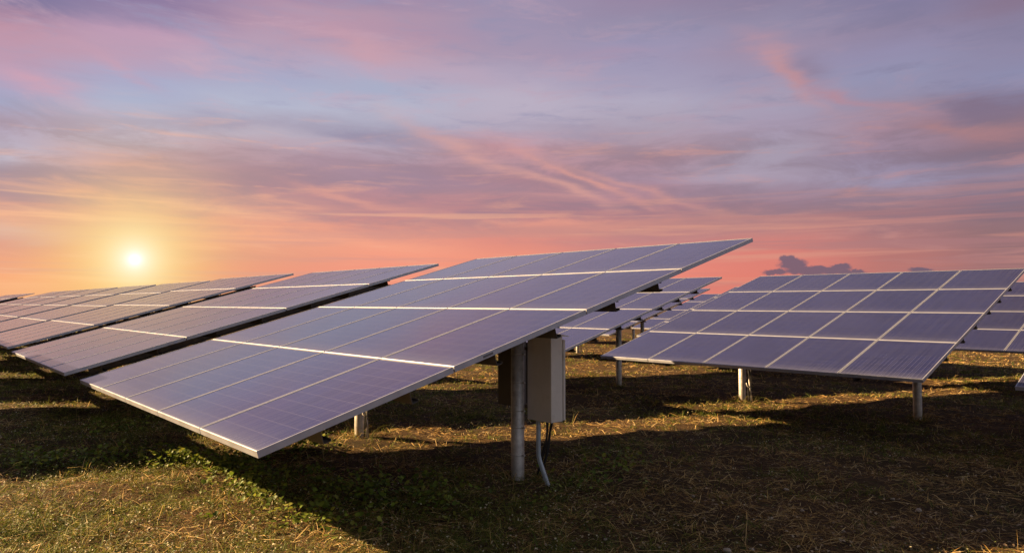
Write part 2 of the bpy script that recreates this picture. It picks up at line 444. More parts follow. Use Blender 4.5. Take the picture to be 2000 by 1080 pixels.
def panel_mat():
    m, nt, bs = new_mat("panel_glass")
    uv = nt.nodes.new('ShaderNodeUVMap')
    s = nt.nodes.new('ShaderNodeSeparateXYZ')
    nt.links.new(uv.outputs[0], s.inputs[0])
    u, v = s.outputs[0], s.outputs[1]                  # metres on the glass
    cu, cv = 0.1585, 0.1415

    def line(coord, period, width, off=0.0):
        w_ = nmath(nt, 'WRAP', nmath(nt, 'ADD', coord, off), period, 0.0)
        d_ = nmath(nt, 'MINIMUM', w_, nmath(nt, 'SUBTRACT', period, w_))
        return nmath(nt, 'LESS_THAN', d_, width / 2)
    gap = nmath(nt, 'MAXIMUM', line(u, cu, .0042), line(v, cv, .0042))
    bus = line(u, cu / 3, .0028, cu / 6)
    # every cell a slightly different blue, with crystal mottling
    wn = nt.nodes.new('ShaderNodeTexWhiteNoise')
    wn.noise_dimensions = '3D'
    cb = nt.nodes.new('ShaderNodeCombineXYZ')
    oi = nt.nodes.new('ShaderNodeObjectInfo')
    nt.links.new(nmath(nt, 'FLOOR', nmath(nt, 'DIVIDE', u, cu)), cb.inputs[0])
    nt.links.new(nmath(nt, 'FLOOR', nmath(nt, 'DIVIDE', v, cv)), cb.inputs[1])
    nt.links.new(oi.outputs['Random'], cb.inputs[2])
    nt.links.new(cb.outputs[0], wn.inputs['Vector'])
    vo = nt.nodes.new('ShaderNodeTexVoronoi')
    vo.inputs['Scale'].default_value = 85
    nt.links.new(uv.outputs[0], vo.inputs['Vector'])
    sv = nt.nodes.new('ShaderNodeSeparateColor')
    nt.links.new(vo.outputs['Color'], sv.inputs[0])
    mot = nmath(nt, 'ADD', nmath(nt, 'MULTIPLY', wn.outputs['Value'], .55), nmath(nt, 'MULTIPLY', sv.outputs[0], .45))
    cell = ramp_node(nt, mot, [(0, (.006, .0075, .043)), (1, (.0105, .0140, .072))])
    tone = nmath(nt, 'MULTIPLY_ADD', oi.outputs['Random'], .5, .75)
    cell = nmix(nt, tone, (0, 0, 0, 1), cell)
    cell = nmix(nt, nmath(nt, 'MULTIPLY', bus, .42), cell, (.20, .20, .27, 1))
    cell = nmix(nt, nmath(nt, 'MULTIPLY', gap, .25), cell, (.22, .22, .29, 1))
    # film of dust, thicker towards the low frame edge, and a few droppings
    geo = nt.nodes.new('ShaderNodeNewGeometry')
    dn_ = noise_node(nt, geo.outputs['Position'], 1.3, 5, .6)
    dn2 = noise_node(nt, geo.outputs['Position'], 26, 4, .6)
    edge = nmath(nt, 'POWER', nmath(nt, 'SUBTRACT', 1.0, nmath(nt, 'DIVIDE', v, 1.43), clamp=True), 14)
    dust = nmath(nt, 'MULTIPLY_ADD', dn_, .05, nmath(nt, 'MULTIPLY_ADD', dn2, .02, nmath(nt, 'MULTIPLY', edge, .22)), clamp=True)
    spot = nmath(nt, 'MULTIPLY', nmath(nt, 'SUBTRACT', noise_node(nt, geo.outputs['Position'], 14, 2, .4), .83), 40, clamp=True)
    colr = nmix(nt, dust, cell, (.25, .25, .28, 1))
    colr = nmix(nt, spot, colr, (.55, .53, .50, 1))
    nt.links.new(colr, bs.inputs['Base Color'])
    bs.inputs['IOR'].default_value = 2.1
    bs.inputs['Sheen Weight'].default_value = .55
    bs.inputs['Sheen Roughness'].default_value = .11
    bs.inputs['Sheen Tint'].default_value = (.92, .92, 1, 1)
    bs.inputs['Specular Tint'].default_value = (.68, .86, 1.0, 1)
    nt.links.new(nmath(nt, 'MULTIPLY_ADD', dust, .5, .10), bs.inputs['Roughness'])
    return m


M_GLASS = panel_mat()
M_ALU = metal_mat("anodised_aluminium", (.37, .38, .43), .35, .42, .10, 9)
M_BACK, _nt, _bs = new_mat("backsheet")
_bs.inputs['Base Color'].default_value = (.55, .55, .56, 1)
_bs.inputs['Roughness'].default_value = .5
M_GALV = metal_mat("galvanised_steel", (.43, .40, .36), .55, .52, .30, 14, (.20, .17, .14))
M_PURLIN = metal_mat("weathered_steel", (.11, .095, .085), .3, .55, .30, 11, (.14, .09, .06))
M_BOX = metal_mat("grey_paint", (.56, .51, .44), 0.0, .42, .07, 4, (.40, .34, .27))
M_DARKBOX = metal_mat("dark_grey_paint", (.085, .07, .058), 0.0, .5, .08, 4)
M_CONDUIT = metal_mat("blue_grey_plastic", (.36, .40, .42), 0.0, .5, .12, 8, (.12, .10, .08))
M_CABLE, _nt, _bs = new_mat("black_cable")
_bs.inputs['Base Color'].default_value = (.018, .017, .017, 1)
_bs.inputs['Roughness'].default_value = .5
M_LABEL, _nt, _bs = new_mat("rating_label")
_bs.inputs['Base Color'].default_value = (.10, .10, .11, 1)
_bs.inputs['Roughness'].default_value = .4


def ground_mat():
    m, nt, bs = new_mat("field_soil")
    g = nt.nodes.new('ShaderNodeNewGeometry')
    p = g.outputs['Position']
    big = noise_node(nt, p, .55, 6, .62)
    fine = noise_node(nt, p, 13, 8, .7)
    grit = noise_node(nt, p, 60, 5, .7)
    c1 = ramp_node(nt, big, [(.33, (.030, .026, .010)), (.48, (.055, .033, .015)), (.64, (.09, .050, .022))])
    c2 = ramp_node(nt, fine, [(.34, (.014, .009, .005)), (.54, (.05, .031, .014)), (.74, (.15, .095, .045))])
    c = nmix(nt, .55, c1, c2)
    nt.links.new(c, bs.inputs['Base Color'])
    bs.inputs['Roughness'].default_value = .95
    bs.inputs['Specular IOR Level'].default_value = .1
    b = nt.nodes.new('ShaderNodeBump')
    b.inputs['Strength'].default_value = .9
    b.inputs['Distance'].default_value = .03
    nt.links.new(nmath(nt, 'ADD', fine, nmath(nt, 'MULTIPLY', grit, .4)), b.inputs['Height'])
    nt.links.new(b.outputs[0], bs.inputs['Normal'])
    return m


def leaf_mat(name, transl=.3, rough=.7):
    m, nt, bs = new_mat(name)
    at = nt.nodes.new('ShaderNodeAttribute')
    at.attribute_name = 'tint'
    nt.links.new(at.outputs['Color'], bs.inputs['Base Color'])
    bs.inputs['Roughness'].default_value = rough
    bs.inputs['Specular IOR Level'].default_value = .25
    tr = nt.nodes.new('ShaderNodeBsdfTranslucent')
    nt.links.new(at.outputs['Color'], tr.inputs['Color'])
    mx = nt.nodes.new('ShaderNodeMixShader')
    mx.inputs[0].default_value = transl
    nt.links.new(bs.outputs[0], mx.inputs[1])
    nt.links.new(tr.outputs[0], mx.inputs[2])
    nt.links.new(mx.outputs[0], nt.nodes['Material Output'].inputs['Surface'])
    return m


M_GROUND = ground_mat()
M_GRASS = leaf_mat("grass_blade", .35)
M_STRAW = leaf_mat("straw", .15)
M_LEAF = leaf_mat("weed_leaf", .30, .55)


# ------------------------------------------------------------------ mesh helpers
class MB:
    def __init__(self):
        self.v, self.f, self.mi, self.uv, self.sm = [], [], [], [], []

    def quad(self, pts, mi=0, uvs=None, smooth=False):
        b = len(self.v)
        self.v += [tuple(p) for p in pts]
        self.f.append(tuple(range(b, b + len(pts))))
        self.mi.append(mi)
        self.uv.append(uvs or [(0, 0)] * len(pts))
        self.sm.append(smooth)

    def box(self, lo, hi, mi=0, mat=None, bev=0.0):
        (x0, y0, z0), (x1, y1, z1) = lo, hi
        b = bev
        if b <= 0:
            P = [Vector(p) for p in ((x0, y0, z0), (x1, y0, z0), (x1, y1, z0), (x0, y1, z0), (x0, y0, z1), (x1, y0, z1), (x1, y1, z1), (x0, y1, z1))]
            F = [(3, 2, 1, 0), (4, 5, 6, 7), (0, 1, 5, 4), (1, 2, 6, 5), (2, 3, 7, 6), (3, 0, 4, 7)]
        else:
            P = []
            for z, i in ((z0, b), (z0 + b, 0), (z1 - b, 0), (z1, b)):
                for sx, sy in ((0, 0), (1, 0), (1, 1), (0, 1)):
                    X = (x0 + i) if sx == 0 else (x1 - i)
                    Y = (y0 + i) if sy == 0 else (y1 - i)
                    if sx == sy:
                        pair = [(X + (b if sx == 0 else -b), Y), (X, Y + (b if sy == 0 else -b))]
                    else:
                        pair = [(X, Y + (b if sy == 0 else -b)), (X + (b if sx == 0 else -b), Y)]
                    if (sx, sy) in ((0, 0), (1, 1)):
                        pair = pair[::-1] if (sx, sy) == (0, 0) else pair[::-1]
                    P += [Vector((*q, z)) for q in pair]
            # order each ring by angle so that the ring is a clean octagon
            cx, cy = (x0 + x1) / 2, (y0 + y1) / 2
            Q = []
            for k in range(4):
                ring = P[8 * k:8 * k + 8]
                ring.sort(key=lambda p: math.atan2((p.y - cy) / max(1e-9, (y1 - y0)), (p.x - cx) / max(1e-9, (x1 - x0))))
                Q += ring
            P = Q
            F = [tuple(range(7, -1, -1)), tuple(range(24, 32))]
            for k in range(3):
                for i in range(8):
                    j = (i + 1) % 8
                    F.append((8 * k + i, 8 * k + j, 8 * k + 8 + j, 8 * k + 8 + i))
        if mat:
            P = [mat @ p for p in P]
        n = len(self.v)
        self.v += [tuple(p) for p in P]
        for f in F:
            self.f.append(tuple(i + n for i in f))
            self.mi.append(mi)
            self.uv.append([(0, 0)] * len(f))
            self.sm.append(False)

    def tube(self, pts, r, n=12, mi=0, cap=True, sq=None):
        pts = [Vector(p) for p in pts]
        rs = r if isinstance(r, (list, tuple)) else [r] * len(pts)
        up = None
        base = len(self.v)
        for i, p in enumerate(pts):
            t = (pts[min(i + 1, len(pts) - 1)] - pts[max(i - 1, 0)]).normalized()
            if up is None:
                up = Vector((0, 0, 1)) if abs(t.z) < .9 else Vector((1, 0, 0))
            sx = up.cross(t).normalized()
            up = t.cross(sx).normalized()
            for k in range(n):
                a = 2 * math.pi * k / n
                ca, sa_ = math.cos(a), math.sin(a)
                if sq:
                    mx = max(abs(ca), abs(sa_)); ca /= mx; sa_ /= mx
                    q = p + sx * ca * rs[i] * sq[0] + up * sa_ * rs[i] * sq[1]
                else:
                    q = p + sx * ca * rs[i] + up * sa_ * rs[i]
                self.v.append(tuple(q))
        for i in range(len(pts) - 1):
            for k in range(n):
                k2 = (k + 1) % n
                self.f.append((base + i * n + k, base + i * n + k2, base + (i + 1) * n + k2, base + (i + 1) * n + k))
                self.mi.append(mi); self.uv.append([(0, 0)] * 4); self.sm.append(not sq)
        if cap:
            for i, rev in ((0, True), (len(pts) - 1, False)):
                f = list(range(base + i * n, base + i * n + n))
                if rev:
                    f.reverse()
                self.f.append(tuple(f)); self.mi.append(mi); self.uv.append([(0, 0)] * n); self.sm.append(False)

    def mesh(self, name, mats):
        me = bpy.data.meshes.new(name)
        me.from_pydata(self.v, [], self.f)
        for m in mats:
            me.materials.append(m)
        me.polygons.foreach_set('material_index', self.mi)
        me.polygons.foreach_set('use_smooth', self.sm)
        ul = me.uv_layers.new(name='UVMap')
        ul.data.foreach_set('uv', [c for f in self.uv for p in f for c in p])
        me.update()
        return me


def link(name, me, parent=None, loc=None, rot=None):
    o = bpy.data.objects.new(name, me)
    COL.objects.link(o)
    if parent is not None:
        o.parent = parent
    if loc is not None:
        o.location = loc
    if rot is not None:
        o.rotation_euler = rot
    return o


def tag(o, label=None, cat=None, group=None, kind=None):
    if label: o['label'] = label
    if cat: o['category'] = cat
    if group: o['group'] = group
    if kind: o['kind'] = kind
    return o


def empty(name, loc, rz):
    o = bpy.data.objects.new(name, None)
    COL.objects.link(o)
    o.location = loc
    o.rotation_euler = (0, 0, rz)
    o.empty_display_size = .3
    return o


# ------------------------------------------------------------------ ground
def axis(lo, hi, fine_lo, fine_hi, step):
    a = list(np.arange(fine_lo, fine_hi + 1e-6, step))
    s, x = step, fine_hi
    while x < hi:
        s *= 1.25; x += s; a.append(min(x, hi + 1))
    s, x = step, fine_lo
    while x > lo:
        s *= 1.25; x -= s; a.insert(0, x)
    return np.array(a)


gx = axis(-1500, 1500, -16, 18, .14)
gy = axis(-300, 2500, -2, 34, .14)
XX, YY = np.meshgrid(gx, gy)
ZZ = ground_z(XX, YY)
nv = XX.size
gm = bpy.data.meshes.new("ground")
gm.vertices.add(nv)
gm.vertices.foreach_set('co', np.stack([XX, YY, ZZ], -1).astype(np.float32).ravel())
nx, ny = len(gx), len(gy)
ii = (np.arange(ny - 1)[:, None] * nx + np.arange(nx - 1)[None, :]).ravel()
quads = np.stack([ii, ii + 1, ii + nx + 1, ii + nx], -1).astype(np.int32)
gm.loops.add(quads.size)
gm.loops.foreach_set('vertex_index', quads.ravel())
gm.polygons.add(len(quads))
gm.polygons.foreach_set('loop_start', np.arange(0, quads.size, 4, dtype=np.int32))
gm.polygons.foreach_set('use_smooth', np.ones(len(quads), bool))
gm.materials.append(M_GROUND)
gm.update(calc_edges=True)
ground = link("ground", gm)
tag(ground, "brown field soil between the rows of solar tables", "ground", kind='structure')

# ------------------------------------------------------------------ meshes of one solar table (local: x along the row, y up the slope, z up)
PW, PL, FT = .986, 1.473, .044       # module width, length, frame depth


def frame_mesh():
    prof = [(.0, -FT), (0, -.0016), (.0016, 0), (.0100, 0), (.0100, -.007), (.0030, -.007), (.0030, -FT + .002), (.026, -FT + .002), (.026, -FT)]
    mb = MB()
    n = len(prof)
    corners = [(-1, -1), (1, -1), (1, 1), (-1, 1)]
    V = []
    for sx, sy in corners:
        for d, z in prof:
            V.append((sx * (PW / 2 - d), sy * (PL / 2 - d), z))
    mb.v = V
    for k in range(4):
        k2 = (k + 1) % 4
        for i in range(n):
            j = (i + 1) % n
            mb.f.append((k * n + i, k2 * n + i, k2 * n + j, k * n + j))
            mb.mi.append(0); mb.uv.append([(0, 0)] * 4); mb.sm.append(False)
    return mb.mesh("frame", [M_ALU])


def glass_mesh():
    mb = MB()
    x, y = PW / 2 - .0035, PL / 2 - .0035
    m = .0165
    zt, zb = -.0030, -.0068
    mb.quad([(-x, -y, zt), (x, -y, zt), (x, y, zt), (-x, y, zt)], 0, [(-m, -m), (2 * x - m, -m), (2 * x - m, 2 * y - m), (-m, 2 * y - m)])
    mb.quad([(-x, y, zb), (x, y, zb), (x, -y, zb), (-x, -y, zb)], 1)
    for (a, b) in (((-x, -y), (x, -y)), ((x, -y), (x, y)), ((x, y), (-x, y)), ((-x, y), (-x, -y))):
        mb.quad([(*a, zb), (*b, zb), (*b, zt), (*a, zt)], 1)
    return mb.mesh("solar_panel", [M_GLASS, M_BACK])


ME_FRAME, ME_GLASS = frame_mesh(), glass_mesh()


def c_channel(x0, x1, h=.095, w=.055, t=.003, lip=.016):
    """channel along x, its top at z = 0, open up the slope"""
    mb = MB()
    mb.box((x0, 0, -h), (x1, t, 0))
    mb.box((x0, t, -t), (x1, w, 0))
    mb.box((x0, t, -h), (x1, w, -h + t))
    mb.box((x0, w - t, -h + t), (x1, w, -h + t + lip))
    mb.box((x0, w - t, -t - lip), (x1, w, -t))
    return mb


ME_PURLIN = c_channel(-2.485, 2.470).mesh("purlin", [M_PURLIN])
ME_PURLIN_SHORT = c_channel(-2.485, .95).mesh("purlin", [M_PURLIN])


def rafter_mesh():
    mb = MB()
    mb.box((-.035, -2.55, -.11), (-.031, 2.35, 0))
    mb.box((-.031, -2.55, -.004), (.035, 2.35, 0))
    mb.box((-.031, -2.55, -.11), (.035, 2.35, -.106))
    return mb.mesh("rafter", [M_PURLIN])


ME_RAFTER = rafter_mesh()
POST_TOP = 1.36
POST_R = .064


def post_mesh():
    mb = MB()
    mb.tube([(0, 0, -.35), (0, 0, .02), (0, 0, POST_TOP)], POST_R, 28)
    return mb.mesh("post", [M_GALV])


ME_POST = post_mesh()


def strap_mesh():
    mb = MB()
    mb.tube([(0, 0, -.005), (0, 0, .005)], POST_R + .0022, 28)
    mb.box((POST_R + .001, -.008, -.006), (POST_R + .035, .008, .006))
    return mb.mesh("strap", [M_GALV])


ME_STRAP = strap_mesh()


def head_mesh():
    mb = MB()
    mb.box((-.09, -.09, -.012), (.09, .09, 0), bev=.002)
    mb.box((-.036 - .008, -.08, 0), (-.036 - .0005, .08, .16))
    return mb.mesh("head_plate", [M_PURLIN])


ME_HEAD = head_mesh()


def cable_mesh():
    mb = MB()
    for (px_, s, z0) in ((.10, 1, .95), (.125, -1, .80), (.15, 1, .7)):
        pts = []
        for k in range(9):
            t = k / 8
            pts.append((px_ + .05 * t + .02 * math.sin(5 * t + s), .02 * s * math.sin(4 * t), z0 * (1 - t) - .04))
        mb.tube(pts, .008, 6)
    return mb.mesh("cable", [M_CABLE])


ME_CABLE = cable_mesh()


def brace_mesh():
    mb = MB()
    mb.tube([(.09, .03, .62), (.22, .0, -.1)], .013, 8)
    mb.tube([(.07, 0, .40), (.115, -.02, .30), (.19, .0, .27)], .009, 6)
    return mb.mesh("stay_rod", [M_GALV])


ME_BRACE = brace_mesh()

PURLINS = [(.30, 0), (.76, 0), (1.30, 0), (1.76, 0), (2.30, 0), (2.76, 0), (3.27, 1)]


def solar_table(p, yaw, tilt, label, group, detail=2, posts=(1.55, -1.45)):
    """p: near low corner of the frame plane (right end of the low edge)."""
    a = Vector((math.cos(yaw), math.sin(yaw), 0)); b = Vector((-math.sin(yaw), math.cos(yaw), 0))
    c, s = math.cos(tilt), math.sin(tilt)
    mid = Vector(p) - a * 2.5 + b * (2 * ROW_P * c)
    gz = float(ground_z(mid.x, mid.y))
    root = empty("solar_table", (mid.x, mid.y, gz), yaw)
    tag(root, label, "solar table", group)
    zc = p[2] + 2 * ROW_P * s - gz                       # height of the frame plane at the middle of the table
    rot = (tilt, 0, 0)

    def on(x, t, dn=0.0):                               # a point of the tilted plane; t in rows from the low edge
        w = (t - 2) * ROW_P
        return (x, w * c + dn * s, zc + w * s - dn * c)
    for r_ in range(4):
        for k in range(5):
            o = link("solar_panel", ME_GLASS, root, on(-2 + k, r_ + .5), rot)
            link("frame", ME_FRAME, o)
    for t, short in PURLINS:
        link("purlin", ME_PURLIN_SHORT if (short and detail == 3) else ME_PURLIN, root, on(0, t - .02, FT + .001), rot)
    for x in posts:
        link("rafter", ME_RAFTER, root, on(x, 2, FT + .097), rot)
        px_, py_, pz_ = on(x, 2, FT + .097 + .11)
        top = pz_ - .012
        sc = top / POST_TOP
        wx = mid + a * px_ + b * py_
        gz2 = float(ground_z(wx.x, wx.y)) - gz
        po = link("post", ME_POST, root, (px_, py_, gz2))
        po.scale = (1, 1, (top - gz2) / POST_TOP)
        link("head_plate", ME_HEAD, root, (px_, py_, top + .012))
        if detail >= 2:
            st = link("strap", ME_STRAP, po, (0, 0, .42))
            if x < 0:
                link("cable", ME_CABLE, root, (px_, py_, gz2))
                link("stay_rod", ME_BRACE, root, (px_, py_, gz2))
    return root, on, mid, a, b


def cam_rel(x, y, z):
    return Vector((x, y, CAM_H + z))


STEP = Vector((-4.07, 4.57, 0))
ROWV = Vector((6.40, 4.26, -.058))
ORD = ["second", "third", "fourth", "fifth", "sixth", "seventh", "eighth", "ninth", "tenth", "eleventh", "twelfth", "thirteenth", "fourteenth"]
G_A = "solar tables in the front row"
G_B = "solar tables in the rows behind"
main, on_main, mid_main, a_main, b_main = solar_table(
    cam_rel(-1.478, 4.004, -.86), R(-47.84), R(15.63), "nearest and largest solar table, with two cable boxes on its post", G_A, 3)
for i, q in enumerate([(-5.57, 8.57, -.87), (-9.66, 13.18, -.85)]):
    solar_table(cam_rel(*q), R(-47.9), R(15.4),
                ["solar table just left of the nearest one, its near corner over the shaded grass",
                 "third solar table of the front row, its right end just above the sunlit one"][i], G_A)
pA = cam_rel(-9.66, 13.18, -.875)
FAR = [(1, "fourth solar table of the front row, right below the setting sun"), (2, "fifth solar table of the front row, in the glow left of the sun"),
       (3, "sixth solar table of the front row, reaching the left picture edge"), (4, "seventh solar table of the front row, a thin pale strip at the left edge"),
       (5, "eighth solar table of the front row, last before the wide gap"), (7.15, "far solar table, first beyond the wide gap in the front row"),
       (8.05, "far solar table, second beyond the wide gap in the front row"), (9.05, "far solar table, third beyond the wide gap in the front row")]
for k, lab in FAR:
    solar_table(pA + STEP * k, R(-47.8), R(15.3), lab, G_A, 1)
solar_table(cam_rel(4.921, 8.265, -.918), R(-47.11), R(14.92), "large solar table on the right, low edge over two posts", G_B)
solar_table(cam_rel(.88, 12.70, -.91), R(-47.1), R(15.0), "solar table peeping out behind the right end of the nearest one", G_B)
solar_table(cam_rel(2.98, 21.13, -.98), R(-47.5), R(14.6), "small far solar table between the nearest one and the large right one", G_B)
solar_table(cam_rel(7.06, 16.7, -.97), R(-47.3), R(14.9), "solar table hidden behind the left part of the large right one", G_B)
solar_table(cam_rel(11.25, 12.4, -.97), R(-47.3), R(14.9), "solar table behind the right end of the large right one, cut by the picture edge", G_B, 2, (1.55, -2.05))
solar_table(cam_rel(8.59, 26.56, -1.10), R(-47.4), R(14.9), "far solar table seen through the gap left of the large right one, under the sky", G_B, 1)
solar_table(cam_rel(4.43, 31.08, -1.10), R(-47.4), R(14.9), "farthest solar table, only its low edge showing behind two thin posts", G_B, 1)
solar_table(cam_rel(8.80, 3.77, -.90), R(-47.3), R(14.9), "solar table of which only a corner shows at the right picture edge", G_B)
# the row in front, outside the picture, whose shadow falls on the left foreground
for k in (1, 2, 3):
    q = P_MAIN - ROWV + STEP * k + BX * .24 + AX * .32
    solar_table(Vector((q.x, q.y, CAM_H - .83)), R(-47.8), R(15.3), "solar table of the row nearest the left, beyond the picture edge", "solar tables beyond the left picture edge", 1)

# ------------------------------------------------------------------ extras of the nearest table
mb = MB()
mb.box((-.0008, -.05, -.009), (.0012, .05, .009))
link("rating_label", mb.mesh("rating_label", [M_LABEL]), main, Vector(on_main(2.5 - .008 + .0014, 1.225, .024)), (R(15.63), 0, 0))
post_obj = [o for o in main.children if o.name.startswith("post") and o.location.x > 0][0]
for o in list(post_obj.children):
    bpy.data.objects.remove(o)
ps = post_obj.scale.z
for z in (.24, .50, .66, .93, 1.20):
    st = link("strap", ME_STRAP, post_obj, (0, 0, z / ps))
    st.scale = (1, 1, 1 / ps)
PX = post_obj.location


def cable_box(loc_local, w, d, h, mat, label, z0, conduit, group="cable boxes on the nearest post"):
    """cabinet fixed behind the post: x width, y depth (door on the far +y side), hood over the door"""
    wl = main.matrix_world if False else None
    base = mid_main + a_main * loc_local[0] + b_main * loc_local[1]
    gz = float(ground_z(base.x, base.y))
    root = empty("cable_box", (base.x, base.y, gz + z0), R(-47.84))
    tag(root, label, "cable box", group)
    mb = MB(); mb.box((-w / 2, 0, 0), (w / 2, d, h), bev=.004); link("cabinet", mb.mesh("cabinet", [mat]), root)
    mb = MB(); mb.box((-w / 2 - .006, d + .004, .01), (w / 2 + .006, d + .032, h - .03), bev=.003)
    dr = link("door", mb.mesh("door", [mat]), root)
    mb = MB(); mb.box((-.012, d + .033, h * .5 - .03), (.012, d + .05, h * .5 + .03), bev=.003); 
    for sx in (1,):
        link("handle", mb.mesh("handle", [M_CABLE]), dr, (w / 2 - .05, 0, 0))
    mb = MB()
    y0, y1, zt, zf = -.012, d + .075, h + .045, h + .004
    x0, x1 = -w / 2 - .014, w / 2 + .014
    t = .006
    mb.quad([(x0, y0, zt), (x1, y0, zt), (x1, y1, zf), (x0, y1, zf)])
    mb.quad([(x0, y1, zf - t), (x1, y1, zf - t), (x1, y0, zt - t - .03), (x0, y0, zt - t - .03)])
    mb.quad([(x1, y0, zt - t - .03), (x1, y1, zf - t), (x1, y1, zf), (x1, y0, zt)])
    mb.quad([(x0, y0, zt), (x0, y1, zf), (x0, y1, zf - t), (x0, y0, zt - t - .03)])
    mb.quad([(x0, y0, zt - t - .03), (x1, y0, zt - t - .03), (x1, y0, zt), (x0, y0, zt)])
    mb.quad([(x0, y1, zf), (x1, y1, zf), (x1, y1, zf - t), (x0, y1, zf - t)])
    link("hood", mb.mesh("hood", [mat]), root)
    sgn = 1 if loc_local[0] > PX.x else -1
    for zz_ in (.10, h - .14):
        mb = MB(); mb.box((-sgn * w / 2 - .06, .02, zz_), (-sgn * w / 2 + .06, .05, zz_ + .03)) if False else mb.box((min(-sgn * w / 2, -sgn * (w / 2 + .09)) + .001, .03, zz_), (max(-sgn * w / 2, -sgn * (w / 2 + .09)) - .001, .06, zz_ + .03))
        link("bracket", mb.mesh("bracket", [M_PURLIN]), root)
    if conduit:
        mb = MB()
        # rectangular duct: straight down, then bent forward and out into the ground
        mb.tube([(-.045, .035, .02), (-.045, .035, -.31), (-.040, .035, -.345), (-.020, .03, -.39), (.19, .0, -.72)], .021, 12, sq=(.8, 1.0))
        link("conduit", mb.mesh("conduit", [M_CONDUIT]), root)
        for k in range(4):
            mb = MB()
            x = .10 - .024 * k
            pts = []
            for j in range(11):
                t_ = j / 10
                pts.append((x - (.17 - .02 * k) * t_ ** 1.3 - .015 * math.sin(6 * t_ + k), .085 + .02 * math.sin(k * 2.1), .01 - (.50 + .02 * (k % 3)) * t_))
            mb.tube(pts, .009, 8)
            link("cable", mb.mesh("cable", [M_CABLE]), root)
    return root


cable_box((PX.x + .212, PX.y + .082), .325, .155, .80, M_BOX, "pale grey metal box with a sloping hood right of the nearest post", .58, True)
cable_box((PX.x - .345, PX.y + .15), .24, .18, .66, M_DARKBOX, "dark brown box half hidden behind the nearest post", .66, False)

# ------------------------------------------------------------------ vegetation (numpy-built, one mesh for each kind of ground cover)
def sample_points(dens0, dref, dmin, dmax, seed, xpad=1.18):
    """points with density dens0 per m2 at distance dref, falling with the square of the distance"""
    r = np.random.default_rng(seed)
    C_ = dens0 * dref * dref
    n = int(C_ * 2 * .75 * xpad * math.log(dmax / dmin))
    d = dmin * (dmax / dmin) ** r.random(n)
    x = (r.random(n) * 2 - 1) * .75 * xpad * d + (r.random(n) - .5) * .3
    return np.stack([x, d], -1), r


def build_cover(name, V, F, tint, mat, label):
    """V (n,k,3) vertex blocks, F list of faces on one block, tint (n,k,3)"""
    n, k = V.shape[:2]
    me = bpy.data.meshes.new(name)
    me.vertices.add(n * k)
    me.vertices.foreach_set('co', V.astype(np.float32).ravel())
    loops, starts, cur = [], [], 0
    off = (np.arange(n) * k)[:, None]
    allf = [off + np.array(f)[None, :] for f in F]
    nl = sum(len(f) for f in F)
    L = np.concatenate(allf, 1).astype(np.int32)
    me.loops.add(L.size)
    me.loops.foreach_set('vertex_index', L.ravel())
    st = np.cumsum([0] + [len(f) for f in F])[:-1]
    S = (np.arange(n) * nl)[:, None] + st[None, :]
    me.polygons.add(S.size)
    me.polygons.foreach_set('loop_start', S.astype(np.int32).ravel())
    at = me.attributes.new('tint', 'FLOAT_COLOR', 'POINT')
    rgba = np.ones((n * k, 4), np.float32)
    rgba[:, :3] = tint.reshape(-1, 3)
    at.data.foreach_set('color', rgba.ravel())
    me.materials.append(mat)
    me.update(calc_edges=True)
    o = link(name, me)
    tag(o, label, name.replace('_', ' '), kind='stuff')
    return o


def fields(x, y):
    """how green and how strawy the ground is"""
    g = fbm(N3, x * 1.0 + 40, y * 1.0 + 11, .55)
    g2 = fbm(N1, x + 70, y + 3, 1.7)
    gr = np.clip((g * .6 + g2 * .4 - .40) * 4.5, 0, 1)
    left = np.clip((.5 - x) / 5.0, 0, 1)
    return np.clip(gr * (.70 + .30 * left) + .34 * left, 0, 1)


def blades(pts, r, per, length, spread, lean, width0, kpix, name, mat, palette, label, curve=.5, clump=.05):
    n0 = len(pts)
    P = np.repeat(pts, per, 0)
    n = len(P)
    P = P + r.normal(0, clump, (n, 2))
    d = P[:, 1].clip(1)
    Z = ground_z(P[:, 0], P[:, 1]) - .006
    Ln = length[0] + (length[1] - length[0]) * r.random(n) ** 1.6
    if hasattr(spread, '__len__'):
        Ln = Ln * np.repeat(spread, per)
    th = r.random(n) * 2 * np.pi
    le = lean[0] + (lean[1] - lean[0]) * r.random(n)     # angle from vertical
    hd = np.stack([np.cos(th), np.sin(th)], -1)
    side = np.stack([-np.sin(th), np.cos(th)], -1)
    tw = r.random(n) * np.pi                             # random facing
    wv = np.stack([side[:, 0] * np.cos(tw), side[:, 1] * np.cos(tw), np.sin(tw) * .6], -1)
    w = np.maximum(width0 * (.6 + .8 * r.random(n)), d * kpix)
    V = np.empty((n, 5, 3))
    base = np.stack([P[:, 0], P[:, 1], Z], -1)
    for j, (t, ww) in enumerate(((0, 1.0), (.55, .8), (1.0, 0))):
        ang_ = le + curve * t * (r.random(n) * .6 + .7)
        h_ = Ln * t
        c_ = base.copy()
        c_[:, 0] += hd[:, 0] * np.sin(ang_) * h_
        c_[:, 1] += hd[:, 1] * np.sin(ang_) * h_
        c_[:, 2] += np.maximum(np.cos(ang_) * h_, 0.0) + .004 + (.02 * r.random(n) if lean[0] > 1 else 0)
        if ww > 0:
            V[:, 2 * j] = c_ - wv * (w * ww / 2)[:, None]
            V[:, 2 * j + 1] = c_ + wv * (w * ww / 2)[:, None]
        else:
            V[:, 4] = c_
    pal = np.array(palette)
    idx = r.integers(0, len(pal), n)
    colr = pal[idx] * (.6 + .8 * r.random(n))[:, None]
    tint = np.repeat(colr[:, None, :], 5, 1)
    return build_cover(name, V, [(0, 1, 3, 2), (2, 3, 4)], tint, mat, label)


